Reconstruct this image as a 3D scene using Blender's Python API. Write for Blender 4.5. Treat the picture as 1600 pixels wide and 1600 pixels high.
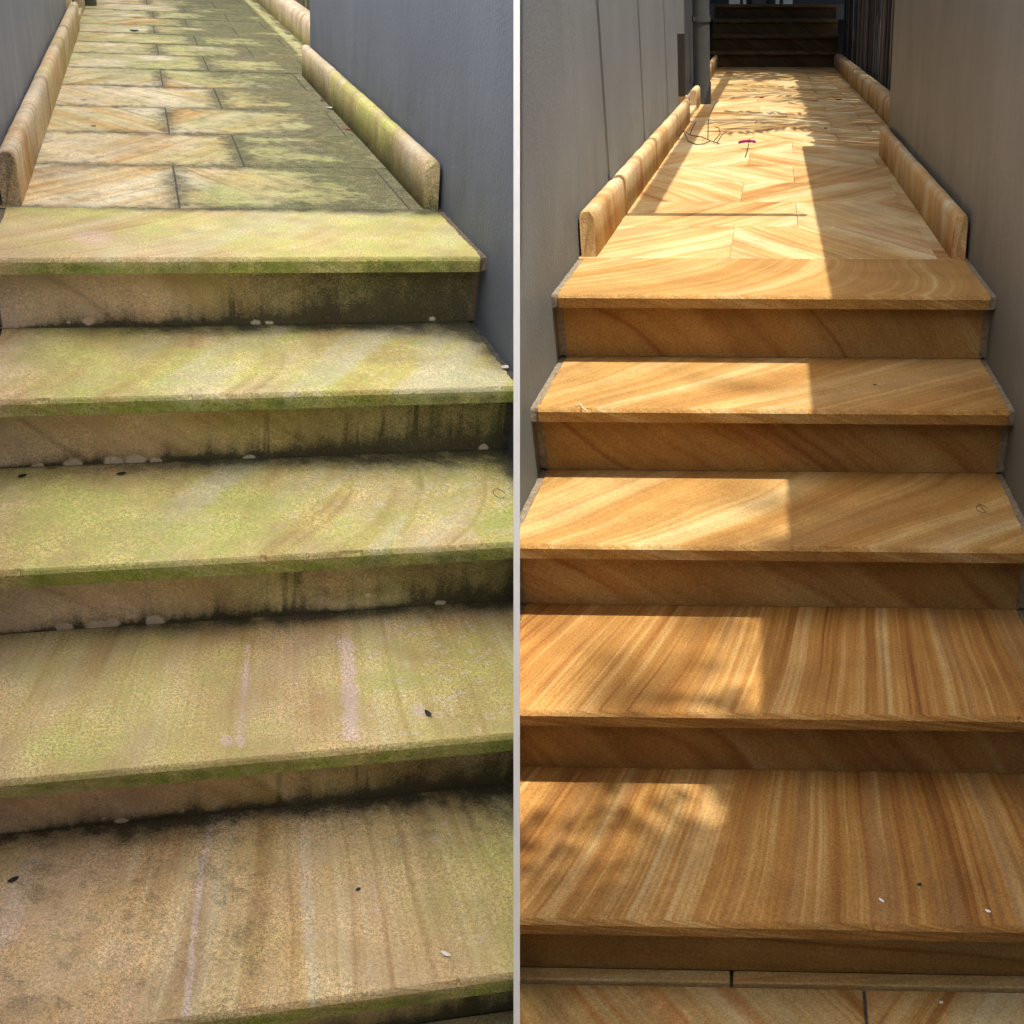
import bpy, bmesh, math, random
import numpy as np
from mathutils import Vector, Matrix

random.seed(7)
for o in list(bpy.data.objects):
    bpy.data.objects.remove(o)
S = bpy.context.scene
COL = S.collection
PI = math.pi

# ------------------------------------------------------------------ camera
TH = 0.4484056                       # camera looks down by this much
FPX = 1750.62                        # focal length for a 1600 pixel frame
CAMZ = 1.5
cd = bpy.data.cameras.new('camera'); cam = bpy.data.objects.new('camera', cd); COL.objects.link(cam)
cam.location = (0, 0, CAMZ); cam.rotation_euler = (PI/2-TH, 0, 0)
cd.sensor_width = 36; cd.lens = 36*FPX/1600; cd.clip_start = .05; cd.clip_end = 500
S.camera = cam
S.render.resolution_x = 1024; S.render.resolution_y = 1024

# two flights: local axes (X across, Y up the path, Z up) -> world
GR = np.array([[1.01711, .20781, -.08081], [-.02451, .97794, .03863], [.00142, -.021, .99933]]); TR = np.array([.10637, 2.61205, .81632])
GL = np.array([[.98085, -.28666, .08027], [.20775, .95616, -.03826], [-.04509, .05981, .99637]]); TL = np.array([-1.04741, 2.23318, .98889])
SAIL = .97                          # share of light the sail lets through
H, D, T, O = .17205, .3235, .0335, .0662
Y0 = .418                            # the path starts behind the top tread

# ------------------------------------------------------------------ light
sd = GR@np.array([.29, -.17, 1.0]); sd = sd/np.linalg.norm(sd)
el = math.asin(sd[2]); az = math.atan2(sd[0], sd[1])
w = bpy.data.worlds.new('World'); S.world = w; w.use_nodes = True
nt = w.node_tree; sky = nt.nodes.new('ShaderNodeTexSky'); sky.sky_type = 'NISHITA'; sky.sun_disc = False
sky.sun_elevation = el; sky.sun_rotation = az; sky.air_density = 1.0; sky.dust_density = 4.0; sky.ozone_density = .6
bg = nt.nodes['Background']; nt.links.new(sky.outputs[0], bg.inputs[0]); bg.inputs[1].default_value = .15
sl = bpy.data.lights.new('sun', 'SUN'); so = bpy.data.objects.new('sun', sl); COL.objects.link(so)
sl.energy = 3.6; sl.angle = math.radians(.53); sl.color = (1, .95, .86)
so.rotation_euler = Vector(sd).to_track_quat('Z', 'Y').to_euler(); so.location = (2, -1, 8)
S.view_settings.view_transform = 'Standard'; S.view_settings.look = 'None'; S.view_settings.gamma = 1
S.view_settings.exposure = 0.92
S.cycles.max_bounces = 5; S.cycles.diffuse_bounces = 3; S.cycles.glossy_bounces = 2; S.cycles.transmission_bounces = 3

# ------------------------------------------------------------------ noise
def hsh(i, j, s):
    n = (i.astype(np.int64)*374761393 + j.astype(np.int64)*668265263 + int(s)*974634533) & 0xffffffff
    n = ((n ^ (n >> 13))*1274126177) & 0xffffffff
    return ((n ^ (n >> 16)) & 0xffff)/65535.
def vn(x, y, s=0):
    x = np.asarray(x, float); y = np.asarray(y, float); x, y = np.broadcast_arrays(x, y)
    i = np.floor(x); j = np.floor(y); fx = x-i; fy = y-j; fx = fx*fx*(3-2*fx); fy = fy*fy*(3-2*fy)
    a = hsh(i, j, s); b = hsh(i+1, j, s); c = hsh(i, j+1, s); d = hsh(i+1, j+1, s)
    return (a*(1-fx)+b*fx)*(1-fy)+(c*(1-fx)+d*fx)*fy
def fbm(x, y, s=0, o=4):
    r = 0; a = .5; t = 0
    for k in range(o):
        r = r+a*vn(x*2**k, y*2**k, s+k*17); t += a; a *= .55
    return r/t
def ss(a, b, x):
    t = np.clip((x-a)/(b-a), 0, 1); return t*t*(3-2*t)

# ------------------------------------------------------------------ materials
class N:
    def __init__(s, name):
        s.m = bpy.data.materials.new(name); s.m.use_nodes = True; s.t = s.m.node_tree
        s.b = s.t.nodes['Principled BSDF']; s.b.inputs['Specular IOR Level'].default_value = .25
    def n(s, ty, **k):
        q = s.t.nodes.new('ShaderNode'+ty)
        for a, v in k.items(): setattr(q, a, v)
        return q
    def put(s, sock, v):
        if isinstance(v, bpy.types.NodeSocket): s.t.links.new(v, sock)
        else: sock.default_value = v
    def math(s, op, a, b=0, c=None, clamp=False):
        q = s.n('Math', operation=op, use_clamp=clamp); s.put(q.inputs[0], a); s.put(q.inputs[1], b)
        if c is not None: s.put(q.inputs[2], c)
        return q.outputs[0]
    def noise(s, vec, scale, detail=3, rough=.55):
        q = s.n('TexNoise'); s.put(q.inputs['Vector'], vec); q.inputs['Scale'].default_value = scale
        q.inputs['Detail'].default_value = detail; q.inputs['Roughness'].default_value = rough
        return q.outputs['Fac']
    def mr(s, v, a, b, c=0., d=1., sm=False):
        q = s.n('MapRange'); q.clamp = True
        if sm: q.interpolation_type = 'SMOOTHSTEP'
        s.put(q.inputs[0], v)
        for k, x in zip((1, 2, 3, 4), (a, b, c, d)): s.put(q.inputs[k], x)
        return q.outputs[0]
    def mix(s, f, a, b, mode='MIX'):
        q = s.n('Mix', data_type='RGBA', blend_type=mode); s.put(q.inputs[0], f)
        for i, v in ((6, a), (7, b)):
            if isinstance(v, tuple): v = (*v, 1)[:4]
            s.put(q.inputs[i], v)
        return q.outputs[2]
    def ramp(s, f, stops):
        q = s.n('ValToRGB'); e = q.color_ramp.elements
        while len(e) < len(stops): e.new(.5)
        for x, (p, c) in zip(e, stops): x.position = p; x.color = (*c, 1)
        s.put(q.inputs[0], f); return q.outputs[0]
    def attr(s, name): return s.n('Attribute', attribute_name=name)
    def xyz(s, v):
        q = s.n('SeparateXYZ'); s.put(q.inputs[0], v); return q.outputs
    def comb(s, x, y, z):
        q = s.n('CombineXYZ'); s.put(q.inputs[0], x); s.put(q.inputs[1], y); s.put(q.inputs[2], z); return q.outputs[0]
    def bump(s, h, st=.3, d=.002):
        q = s.n('Bump'); q.inputs['Strength'].default_value = st; q.inputs['Distance'].default_value = d
        s.put(q.inputs['Height'], h); s.put(s.b.inputs['Normal'], q.outputs[0])
    def fin(s, col, rough=.75):
        s.put(s.b.inputs['Base Color'], col); s.put(s.b.inputs['Roughness'], rough); return s.m

PAL = {
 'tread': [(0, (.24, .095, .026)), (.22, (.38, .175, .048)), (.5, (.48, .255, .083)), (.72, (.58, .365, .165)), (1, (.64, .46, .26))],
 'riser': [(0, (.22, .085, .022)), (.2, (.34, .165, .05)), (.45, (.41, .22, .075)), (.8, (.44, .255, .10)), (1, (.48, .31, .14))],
 'paver': [(0, (.36, .16, .045)), (.22, (.50, .28, .095)), (.45, (.60, .39, .165)), (.7, (.66, .47, .24)), (1, (.70, .56, .35))],
 'kerb':  [(0, (.45, .22, .07)), (.25, (.57, .35, .15)), (.5, (.66, .46, .25)), (.8, (.70, .53, .33)), (1, (.76, .63, .45))],
}
PALM = {
 'tread': [(0, (.42, .24, .12)), (.25, (.53, .36, .20)), (.5, (.61, .46, .29)), (.75, (.66, .54, .37)), (1, (.70, .62, .47))],
 'riser': [(0, (.30, .17, .08)), (.25, (.40, .28, .16)), (.5, (.45, .34, .22)), (.8, (.48, .38, .27)), (1, (.52, .43, .33))],
 'paver': [(0, (.56, .29, .10)), (.2, (.62, .42, .21)), (.45, (.67, .54, .36)), (.7, (.70, .60, .44)), (1, (.74, .67, .55))],
 'kerb':  [(0, (.56, .30, .12)), (.25, (.62, .42, .25)), (.5, (.68, .53, .38)), (.8, (.71, .60, .48)), (1, (.75, .67, .56))],
}
def stone(kind, moss, straight=False):
    k = N('sandstone_'+kind+('_mossy' if moss else '')+('_straight' if straight else ''))
    wa = .05 if straight else (.045 if kind == 'paver' else .16); wb = .006 if straight or kind == 'paver' else .02
    b, a, sd_ = k.xyz(k.attr('bd').outputs['Vector'])
    st = k.attr('st').outputs['Vector']
    wv = k.comb(k.math('MULTIPLY', b, 2.2), k.math('MULTIPLY', a, 1.6), sd_)
    w1 = k.math('SUBTRACT', k.noise(wv, 1.0, 1), .5)
    bw = k.math('MULTIPLY_ADD', w1, wa, b)
    w2 = k.math('SUBTRACT', k.noise(k.comb(k.math('MULTIPLY', b, 9), k.math('MULTIPLY', a, 7), sd_), 1.0, 0), .5)
    bw = k.math('MULTIPLY_ADD', w2, wb, bw)
    broad = k.noise(k.comb(k.math('MULTIPLY', bw, 7), k.math('MULTIPLY', a, .35), sd_), 1.0, 1)
    midn = k.noise(k.comb(k.math('MULTIPLY', bw, 26), k.math('MULTIPLY', a, .8), sd_), 1.0, 2, .6)
    fine = k.noise(k.comb(k.math('MULTIPLY', bw, 120), k.math('MULTIPLY', a, 1.5), sd_), 1.0, 1, .6)
    wts = (.34, .38, .28) if straight else (.42, .38, .20)
    f = k.math('MULTIPLY', broad, wts[0]); f = k.math('MULTIPLY_ADD', midn, wts[1], f); f = k.math('MULTIPLY_ADD', fine, wts[2], f)
    lo, hi = {'tread': (.36, .64) if moss else (.29, .71), 'riser': (.35, .61), 'paver': (.39, .59) if moss else (.36, .62), 'kerb': (.35, .64)}[kind]
    if straight and not moss: lo, hi = .37, .66
    f = k.mr(f, lo, hi)
    pal = PALM if moss else PAL
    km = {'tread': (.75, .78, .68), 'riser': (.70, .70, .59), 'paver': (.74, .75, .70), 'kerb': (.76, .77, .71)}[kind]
    if straight: km = (.82, .80, .66)
    if moss: km = {'riser': (1.62, 1.55, 1.38), 'tread': (1.16, 1.12, .96)}.get(kind, (1.14, 1.11, .96))
    col = k.ramp(f, [(p_, tuple(c_*m_ for c_, m_ in zip(c, km))) for p_, c in pal[kind]])
    # a few sharp iron bands
    ib = k.noise(k.comb(k.math('MULTIPLY', bw, 9), k.math('MULTIPLY', a, .25), k.math('ADD', sd_, 31.7)), 1.0, 1)
    ib = k.mr(k.math('ABSOLUTE', k.math('SUBTRACT', ib, .5)), .0, .035, 1, 0, True)
    ib = k.math('MULTIPLY', ib, k.mr(k.noise(k.comb(k.math('MULTIPLY', b, 2), k.math('MULTIPLY', a, 1.2), sd_), 1.3, 1), .30, .55))
    irc = (.36, .17, .065) if moss else (.38, .155, .045)
    if kind == 'tread' and not moss: irc = (.28, .14, .05)
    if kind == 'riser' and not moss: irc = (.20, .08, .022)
    col = k.mix(k.math('MULTIPLY', ib, .6 if moss else {'tread': .72 if straight else .45, 'paver': .65}.get(kind, .8)), col, irc)
    ms = k.noise(st, 5.5, 3, .65); mottle = k.mr(ms, .3, .7, .80, 1.12)
    grain = k.noise(st, 430, 1, .8)
    g2 = k.noise(st, 190, 1, .7)
    gr = k.math('ADD', k.mr(grain, .28, .72, -.28, .28), k.mr(g2, .3, .7, -.16, .16))
    rough = .78
    if moss:
        mk = k.attr('mk'); mr_, mg, mb = k.xyz(mk.outputs['Color']); ma = mk.outputs['Alpha']
        n1 = k.noise(st, 30, 3, .7); n2 = k.noise(st, 260, 2, .75)
        # pinkish grey stone
        pk = k.mix(k.mr(k.noise(st, 9, 2), .35, .65), (.68, .47, .34), (.62, .38, .20)) if kind == 'tread' else (.78, .66, .54)
        col = k.mix(k.math('MULTIPLY', ma, .62 if kind != 'riser' else .45), col, pk)
        # green film
        gc = k.ramp(k.mr(k.noise(st, 7, 3), .3, .7), ([(0, (.52, .45, .17)), (.5, (.65, .60, .20)), (1, (.56, .62, .17))] if kind != 'paver' else [(0, (.42, .38, .17)), (.5, (.50, .48, .19)), (1, (.46, .50, .16))]))
        nz = k.xyz(k.n('NewGeometry').outputs['Normal'])[2]
        if kind == 'tread': gc = k.mix(k.mr(nz, .3, .8, 1, 0), gc, (.25, .31, .045))
        ga = k.math('MULTIPLY', mr_, k.mr(n1, .25, .7, .6, 1.15), clamp=True)
        col = k.mix(ga, col, gc)
        # pale lichen and salts
        col = k.mix(k.math('MULTIPLY', mb, k.mr(n2, .3, .6, .6, 1.), clamp=True), col, k.mix(ma, (.72, .67, .56), (.76, .60, .52)))
        # black algae, breaking up into specks
        thr = k.math('SUBTRACT', 1.0, mg)
        n3 = k.noise(st, 560, 0); sp = k.math('MULTIPLY_ADD', n2, .45, k.math('MULTIPLY_ADD', n1, .25, k.math('MULTIPLY', n3, .30)))
        da = k.mr(k.math('SUBTRACT', sp, k.math('MULTIPLY_ADD', thr, .58, .20)), -.16, .26)
        da = k.math('MULTIPLY', da, k.mr(mg, .02, .18))
        if kind == 'paver': da = k.math('MULTIPLY', k.mr(mg, .15, .70), k.mr(sp, .36, .62, .30, 1.25), clamp=True)
        col = k.mix(k.math('MULTIPLY', da, .92), col, (.052, .050, .034) if kind != 'paver' else (.058, .060, .034))
        gr = k.math('MULTIPLY', gr, k.mr(k.noise(st, 11, 2), .35, .65, .75 if kind != 'riser' else .5, 1.6 if kind != 'riser' else 1.0))
    col = k.mix(1.0, col, k.comb(mottle, mottle, mottle), 'MULTIPLY')
    gv = k.math('ADD', gr, 1.0)
    col = k.mix(1.0, col, k.comb(gv, gv, gv), 'MULTIPLY')
    hgt = g2
    if kind == 'kerb':
        hgt = k.math('MULTIPLY_ADD', k.noise(st, 60, 2, .7), .8, hgt)
    k.bump(hgt, .5, .0022)
    return k.fin(col, rough)

def wallmat(name, base, var, speck, streak_glare=0., warm=None):
    k = N(name); st = k.attr('st').outputs['Vector']; x, y, z = k.xyz(st)
    big = k.noise(k.comb(k.math('MULTIPLY', x, 1), k.math('MULTIPLY', y, 1.3), k.math('MULTIPLY', z, .9)), 2.0, 4, .6)
    col = k.mix(k.mr(big, .3, .7), tuple(c*(1-var) for c in base), tuple(c*(1+var) for c in base))
    sv = k.noise(k.comb(k.math('MULTIPLY', x, 30), k.math('MULTIPLY', y, 26), k.math('MULTIPLY', z, 1.1)), 1.0, 4, .6)
    col = k.mix(k.mr(sv, .50, .80, 0, .08+streak_glare), col, tuple(min(1, c*1.9) for c in base))
    if streak_glare > .05:
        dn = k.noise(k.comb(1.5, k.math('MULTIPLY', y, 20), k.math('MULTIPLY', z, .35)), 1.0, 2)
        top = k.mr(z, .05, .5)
        col = k.mix(k.math('MULTIPLY', k.mr(dn, .60, .72), k.math('MULTIPLY', top, .75)), col, (.62, .64, .70))  # sun glare painted as pale streaks high on the wall
    sp = k.noise(st, 330, 2, .8)
    col = k.mix(k.mr(sp, .66, .74, 0, speck), col, (.55, .54, .52))
    # splash dirt creeping up from the floor and the steps
    hh = k.math('SUBTRACT', z, k.math('MULTIPLY', k.math('MINIMUM', y, 0.0), .53))
    dn_ = k.noise(k.comb(k.math('MULTIPLY', x, 9), k.math('MULTIPLY', y, 9), k.math('MULTIPLY', z, 5)), 1.0, 3, .65)
    dm = k.mr(k.math('ADD', hh, k.math('MULTIPLY_ADD', dn_, .5, -.25)), .02, .26, .55, 0)
    col = k.mix(dm, col, tuple(c*.55 for c in base[:2])+(base[2]*.45,))
    fg = k.noise(st, 700, 1); 
    col = k.mix(k.mr(fg, .3, .7, 0, .22), col, tuple(c*.6 for c in base))
    k.bump(k.math('MULTIPLY_ADD', k.noise(st, 110, 3, .7), 1.0, k.math('MULTIPLY', sv, .3)), .55, .003)
    return k.fin(col, .62)

def plain(name, c, rough=.6, var=.15, scale=20, streak=False, metal=0):
    k = N(name); tc = k.n('TexCoord').outputs['Object']
    v = tc
    if streak:
        x, y, z = k.xyz(tc); v = k.comb(k.math('MULTIPLY', x, 8), k.math('MULTIPLY', y, 8), k.math('MULTIPLY', z, .5))
    n = k.noise(v, scale, 4, .6)
    col = k.mix(k.mr(n, .3, .7), tuple(q*(1-var) for q in c), tuple(min(1, q*(1+var)) for q in c))
    k.b.inputs['Metallic'].default_value = metal
    k.bump(n, .2, .002)
    return k.fin(col, rough)

M = {}
for kd in ('tread', 'riser', 'paver', 'kerb'):
    M[kd] = stone(kd, False); M[kd+'m'] = stone(kd, True)
M['treads'] = stone('tread', False, True); M['treadms'] = stone('tread', True, True)
PAL['riser'] = [(p_, tuple(v*.30 for v in c)) for p_, c in PAL['riser']]; M['riserd'] = stone('riser', False)  # far risers: same stone darkened, deep shade put into its colour
PAL['tread'] = [(p_, tuple(v*.33 for v in c)) for p_, c in PAL['tread']]; M['treadd'] = stone('tread', False)  # far treads likewise carry the deep shade in their colour
M['wall_blue'] = wallmat('blue_grey_render', (.15, .172, .228), .12, .12, .02)
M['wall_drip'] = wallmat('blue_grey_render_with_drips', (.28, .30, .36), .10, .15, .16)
M['wall_panel'] = wallmat('grey_panel_paint', (.150, .158, .157), .10, .60, 0.)
M['wall_taupe'] = wallmat('taupe_render', (.178, .170, .155), .14, .15, .02)
M['white'] = plain('white_paint', (.90, .885, .86), .5, .03)
M['pipe'] = plain('grey_pipe_paint', (.065, .068, .066), .38, .08)
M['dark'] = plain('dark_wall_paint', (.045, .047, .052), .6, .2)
M['paling'] = plain('weathered_paling', (.13, .10, .07), .8, .45, 6, True)
M['paling2'] = plain('dark_paling', (.035, .035, .038), .8, .4, 6, True)
M['palingm'] = plain('green_paling', (.16, .16, .10), .8, .4, 6, True)
M['timber'] = plain('dark_timber', (.035, .026, .02), .7, .3, 6, True)
M['mortar'] = plain('pale_mortar', (.19, .15, .10), .9, .35, 90)
M['sand'] = plain('sandy_grout', (.24, .16, .09), .9, .4, 60)
M['mortard'] = plain('dark_mortar', (.09, .085, .075), .9, .4, 60)
M['soil'] = plain('dark_earth', (.06, .05, .04), .95, .4, 9)
M['steel'] = plain('painted_steel', (.2, .2, .2), .4, .1)
M['bark'] = plain('bark', (.16, .12, .08), .9, .3, 12)
M['leaf'] = plain('green_leaf', (.07, .11, .03), .6, .4, 3)
M['twig'] = plain('dry_twig', (.05, .035, .02), .8, .3, 50)
M['petal'] = plain('magenta_petal', (.38, .05, .30), .5, .2, 40)
M['dryleaf'] = plain('dark_dry_leaf', (.035, .03, .035), .6, .3, 40)
M['redleaf'] = plain('rust_leaf', (.36, .12, .06), .6, .3, 40)
M['paleleaf'] = plain('bleached_leaf', (.75, .68, .60), .6, .2, 40)
M['straw'] = plain('dry_straw', (.62, .52, .36), .7, .2, 60)
M['chip'] = plain('white_chip', (.8, .79, .76), .6, .1, 60)
M['roofwhite'] = plain('cream_paint', (.62, .58, .5), .6, .1)
k = N('window_glass'); k.b.inputs['Roughness'].default_value = .08
M['glass'] = k.fin((.03, .04, .05, 1), .08)

# ------------------------------------------------------------------ mesh helpers
class Flight:
    def __init__(s, G, t): s.G = G; s.t = t
    def __call__(s, P): return np.asarray(P, float)@s.G.T+s.t
FR, FL = Flight(GR, TR), Flight(GL, TL)
WLD = Flight(np.eye(3), np.zeros(3))
Wc = np.array([[1, 0, 0], [0, -math.sin(TH), math.cos(TH)], [0, -math.cos(TH), -math.sin(TH)]])
c2w = lambda x, y, z: Wc@np.array([x, y, z])+np.array([0, 0, CAMZ])
# the white dividing panel between the two flights (its two faces)
ZF = 1.5; PM = 7.3/FPX; PTH = 10.0/FPX*ZF
nrm = Wc@np.array([1, 0, -PM]); nrm /= np.linalg.norm(nrm)
CLIP = {'L': (c2w(PM*ZF-PTH/2+.0015, 0, ZF), nrm), 'R': (c2w(PM*ZF+PTH/2-.0015, 0, ZF), -nrm)}

def origin_of(parent, base):
    return np.array(parent['_o']) if parent is not None else base
def mesh(name, V, F, mat, fl, parent=None, base=None, bd=None, mk=None, clip=None, smooth=False, label=None, cat=None, group=None, kind=None):
    V = np.asarray(V, float); Wd = fl(V)
    if parent is not None: og = ORG[parent.name]
    elif base is not None: og = fl(np.array(base, float)[None])[0]
    else: og = np.array([Wd[:, 0].mean(), Wd[:, 1].mean(), Wd[:, 2].min()])
    me = bpy.data.meshes.new(name); me.from_pydata((Wd-og).tolist(), [], F if isinstance(F, list) else F.tolist())
    a = me.attributes.new('st', 'FLOAT_VECTOR', 'POINT'); a.data.foreach_set('vector', V.astype(np.float32).ravel())
    if bd is not None:
        a = me.attributes.new('bd', 'FLOAT_VECTOR', 'POINT'); a.data.foreach_set('vector', np.asarray(bd, np.float32).ravel())
    if mk is not None:
        a = me.attributes.new('mk', 'FLOAT_COLOR', 'POINT'); a.data.foreach_set('color', np.asarray(mk, np.float32).ravel())
    if clip:
        bm = bmesh.new(); bm.from_mesh(me); co, no = CLIP[clip]
        bmesh.ops.bisect_plane(bm, geom=bm.verts[:]+bm.edges[:]+bm.faces[:], plane_co=Vector(co-og), plane_no=Vector(no), clear_outer=True)
        bm.to_mesh(me); bm.free()
        if not len(me.polygons): bpy.data.meshes.remove(me); return None
    if smooth: me.polygons.foreach_set('use_smooth', [True]*len(me.polygons))
    me.materials.append(M[mat]); me.update()
    o = bpy.data.objects.new(name, me); COL.objects.link(o)
    if parent is not None: o.parent = parent
    else: o.location = og; ORG[o.name] = og
    if parent is not None and name: ORG[o.name] = og
    tag(o, label, cat, group, kind)
    return o
ORG = {}
def tag(o, label=None, cat=None, group=None, kind=None):
    for kk, v in (('label', label), ('category', cat), ('group', group), ('kind', kind)):
        if v: o[kk] = v
    return o
def empty(name, fl, base, label=None, cat=None, group=None, kind=None):
    o = bpy.data.objects.new(name, None); COL.objects.link(o); og = fl(np.array(base, float)[None])[0]
    o.location = og; o.empty_display_size = .1; ORG[o.name] = og
    return tag(o, label, cat, group, kind)
def bvl(bm, r, seg=2):
    bmesh.ops.bevel(bm, geom=bm.edges[:], offset=r, segments=seg, profile=.6, affect='EDGES')
def arr(bm):
    bm.verts.ensure_lookup_table(); bm.verts.index_update()
    V = np.array([v.co[:] for v in bm.verts]); F = [[v.index for v in f.verts] for f in bm.faces]; bm.free(); return V, F
def box(x0, x1, y0, y1, z0, z1, r=0, seg=1):
    bm = bmesh.new(); bmesh.ops.create_cube(bm, size=1)
    for v in bm.verts: v.co = Vector((x0+(v.co.x+.5)*(x1-x0), y0+(v.co.y+.5)*(y1-y0), z0+(v.co.z+.5)*(z1-z0)))
    if r: bvl(bm, r, seg)
    return arr(bm)
def loft(prof, xs, caps=True, wrap=True):
    """profile of (y,z) points swept along x"""
    prof = np.asarray(prof, float); n = len(prof); m = len(xs)
    V = np.empty((m, n, 3)); V[:, :, 0] = np.asarray(xs)[:, None]; V[:, :, 1:] = prof[None]
    idx = np.arange(m*n).reshape(m, n)
    nj = n if wrap else n-1
    j = np.arange(nj); j2 = (j+1) % n
    F = np.stack([idx[:-1][:, j], idx[:-1][:, j2], idx[1:][:, j2], idx[1:][:, j]], -1).reshape(-1, 4)
    F = F.tolist()
    if caps: F.append(idx[0][::-1].tolist()); F.append(idx[-1].tolist())
    return V, F
def tube(pts, rad, n=8):
    pts = [Vector(p) for p in pts]; V = []; F = []
    if not hasattr(rad, '__len__'): rad = [rad]*len(pts)
    for i, p in enumerate(pts):
        d = (pts[min(i+1, len(pts)-1)]-pts[max(i-1, 0)]).normalized()
        a = d.orthogonal().normalized() if abs(d.z) > .9 else d.cross(Vector((0, 0, 1))).normalized(); b = d.cross(a)
        for k_ in range(n):
            t = 2*PI*k_/n; V.append((p+a*math.cos(t)*rad[i]+b*math.sin(t)*rad[i])[:])
    for i in range(len(pts)-1):
        for k_ in range(n):
            F.append([i*n+k_, i*n+(k_+1) % n, (i+1)*n+(k_+1) % n, (i+1)*n+k_])
    F.append(list(range(n))[::-1]); F.append([(len(pts)-1)*n+k_ for k_ in range(n)])
    return np.array(V), F
def bdc(V, ang, seed, axes=(0, 1)):
    """straight bands running at an angle"""
    x = V[..., axes[0]]; y = V[..., axes[1]]; o_ = [i for i in range(3) if i not in axes][0]
    c, s_ = math.cos(ang), math.sin(ang)
    return np.stack([-x*s_+y*c+V[..., o_]*.7, x*c+y*s_, np.full(x.shape, float(seed))], -1)

# ------------------------------------------------------------------ steps
SLOPE_R = [(2.3, .35), (1.15, 1.7), (1.0, 1.3), (.42, -.06), (.40, -.16)]
SLOPE_L = [(1.9, 1.2), (.9, .6), (.75, .8), (.30, -.05), (.38, -.15)]
rng = np.random.RandomState(3)

def spot(X, Y, x, y, rx, ry, hard=.25):
    d = np.sqrt(((X-x)/rx)**2+((Y-y)/ry)**2); return 1-ss(1-hard, 1+hard, d)
def wob(X, Y, amp, sc, s): return (fbm(X*sc, Y*sc, s, 3)-.5)*amp
def streak(X, Y, pts, wd, s=0):
    r = np.zeros(X.shape)
    for (x0, y0), (x1, y1) in zip(pts[:-1], pts[1:]):
        t = np.clip(((X-x0)*(x1-x0)+(Y-y0)*(y1-y0))/((x1-x0)**2+(y1-y0)**2), 0, 1)
        d = np.hypot(X-x0-t*(x1-x0), Y-y0-t*(y1-y0)); r = np.maximum(r, 1-ss(.4, 1.25, d/wd+wob(X, Y, 1.2, 60, s)))
    return r
def rings(X, Y, n, xr, yr, seed, rr=(.004, .010)):
    r_ = np.random.RandomState(seed); out = np.zeros(X.shape)
    for q in range(n):
        cx = xr[0]+(xr[1]-xr[0])*r_.rand()**.6; cy = yr[0]+(yr[1]-yr[0])*r_.rand(); R_ = rr[0]+(rr[1]-rr[0])*r_.rand()**2
        sel = (abs(X-cx) < R_*2) & (abs(Y-cy) < R_*2)
        if not sel.any(): continue
        d = np.hypot(X[sel]-cx, Y[sel]-cy)*(1+.3*(vn(X[sel]*200, Y[sel]*200, q)-.5))
        v = (1-ss(.0, .0028, abs(d-R_*.75)))*.75 if R_ > .0055 else (1-ss(R_*.5, R_, d))*.8
        out[sel] = np.maximum(out[sel], v)
    return out
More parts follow.
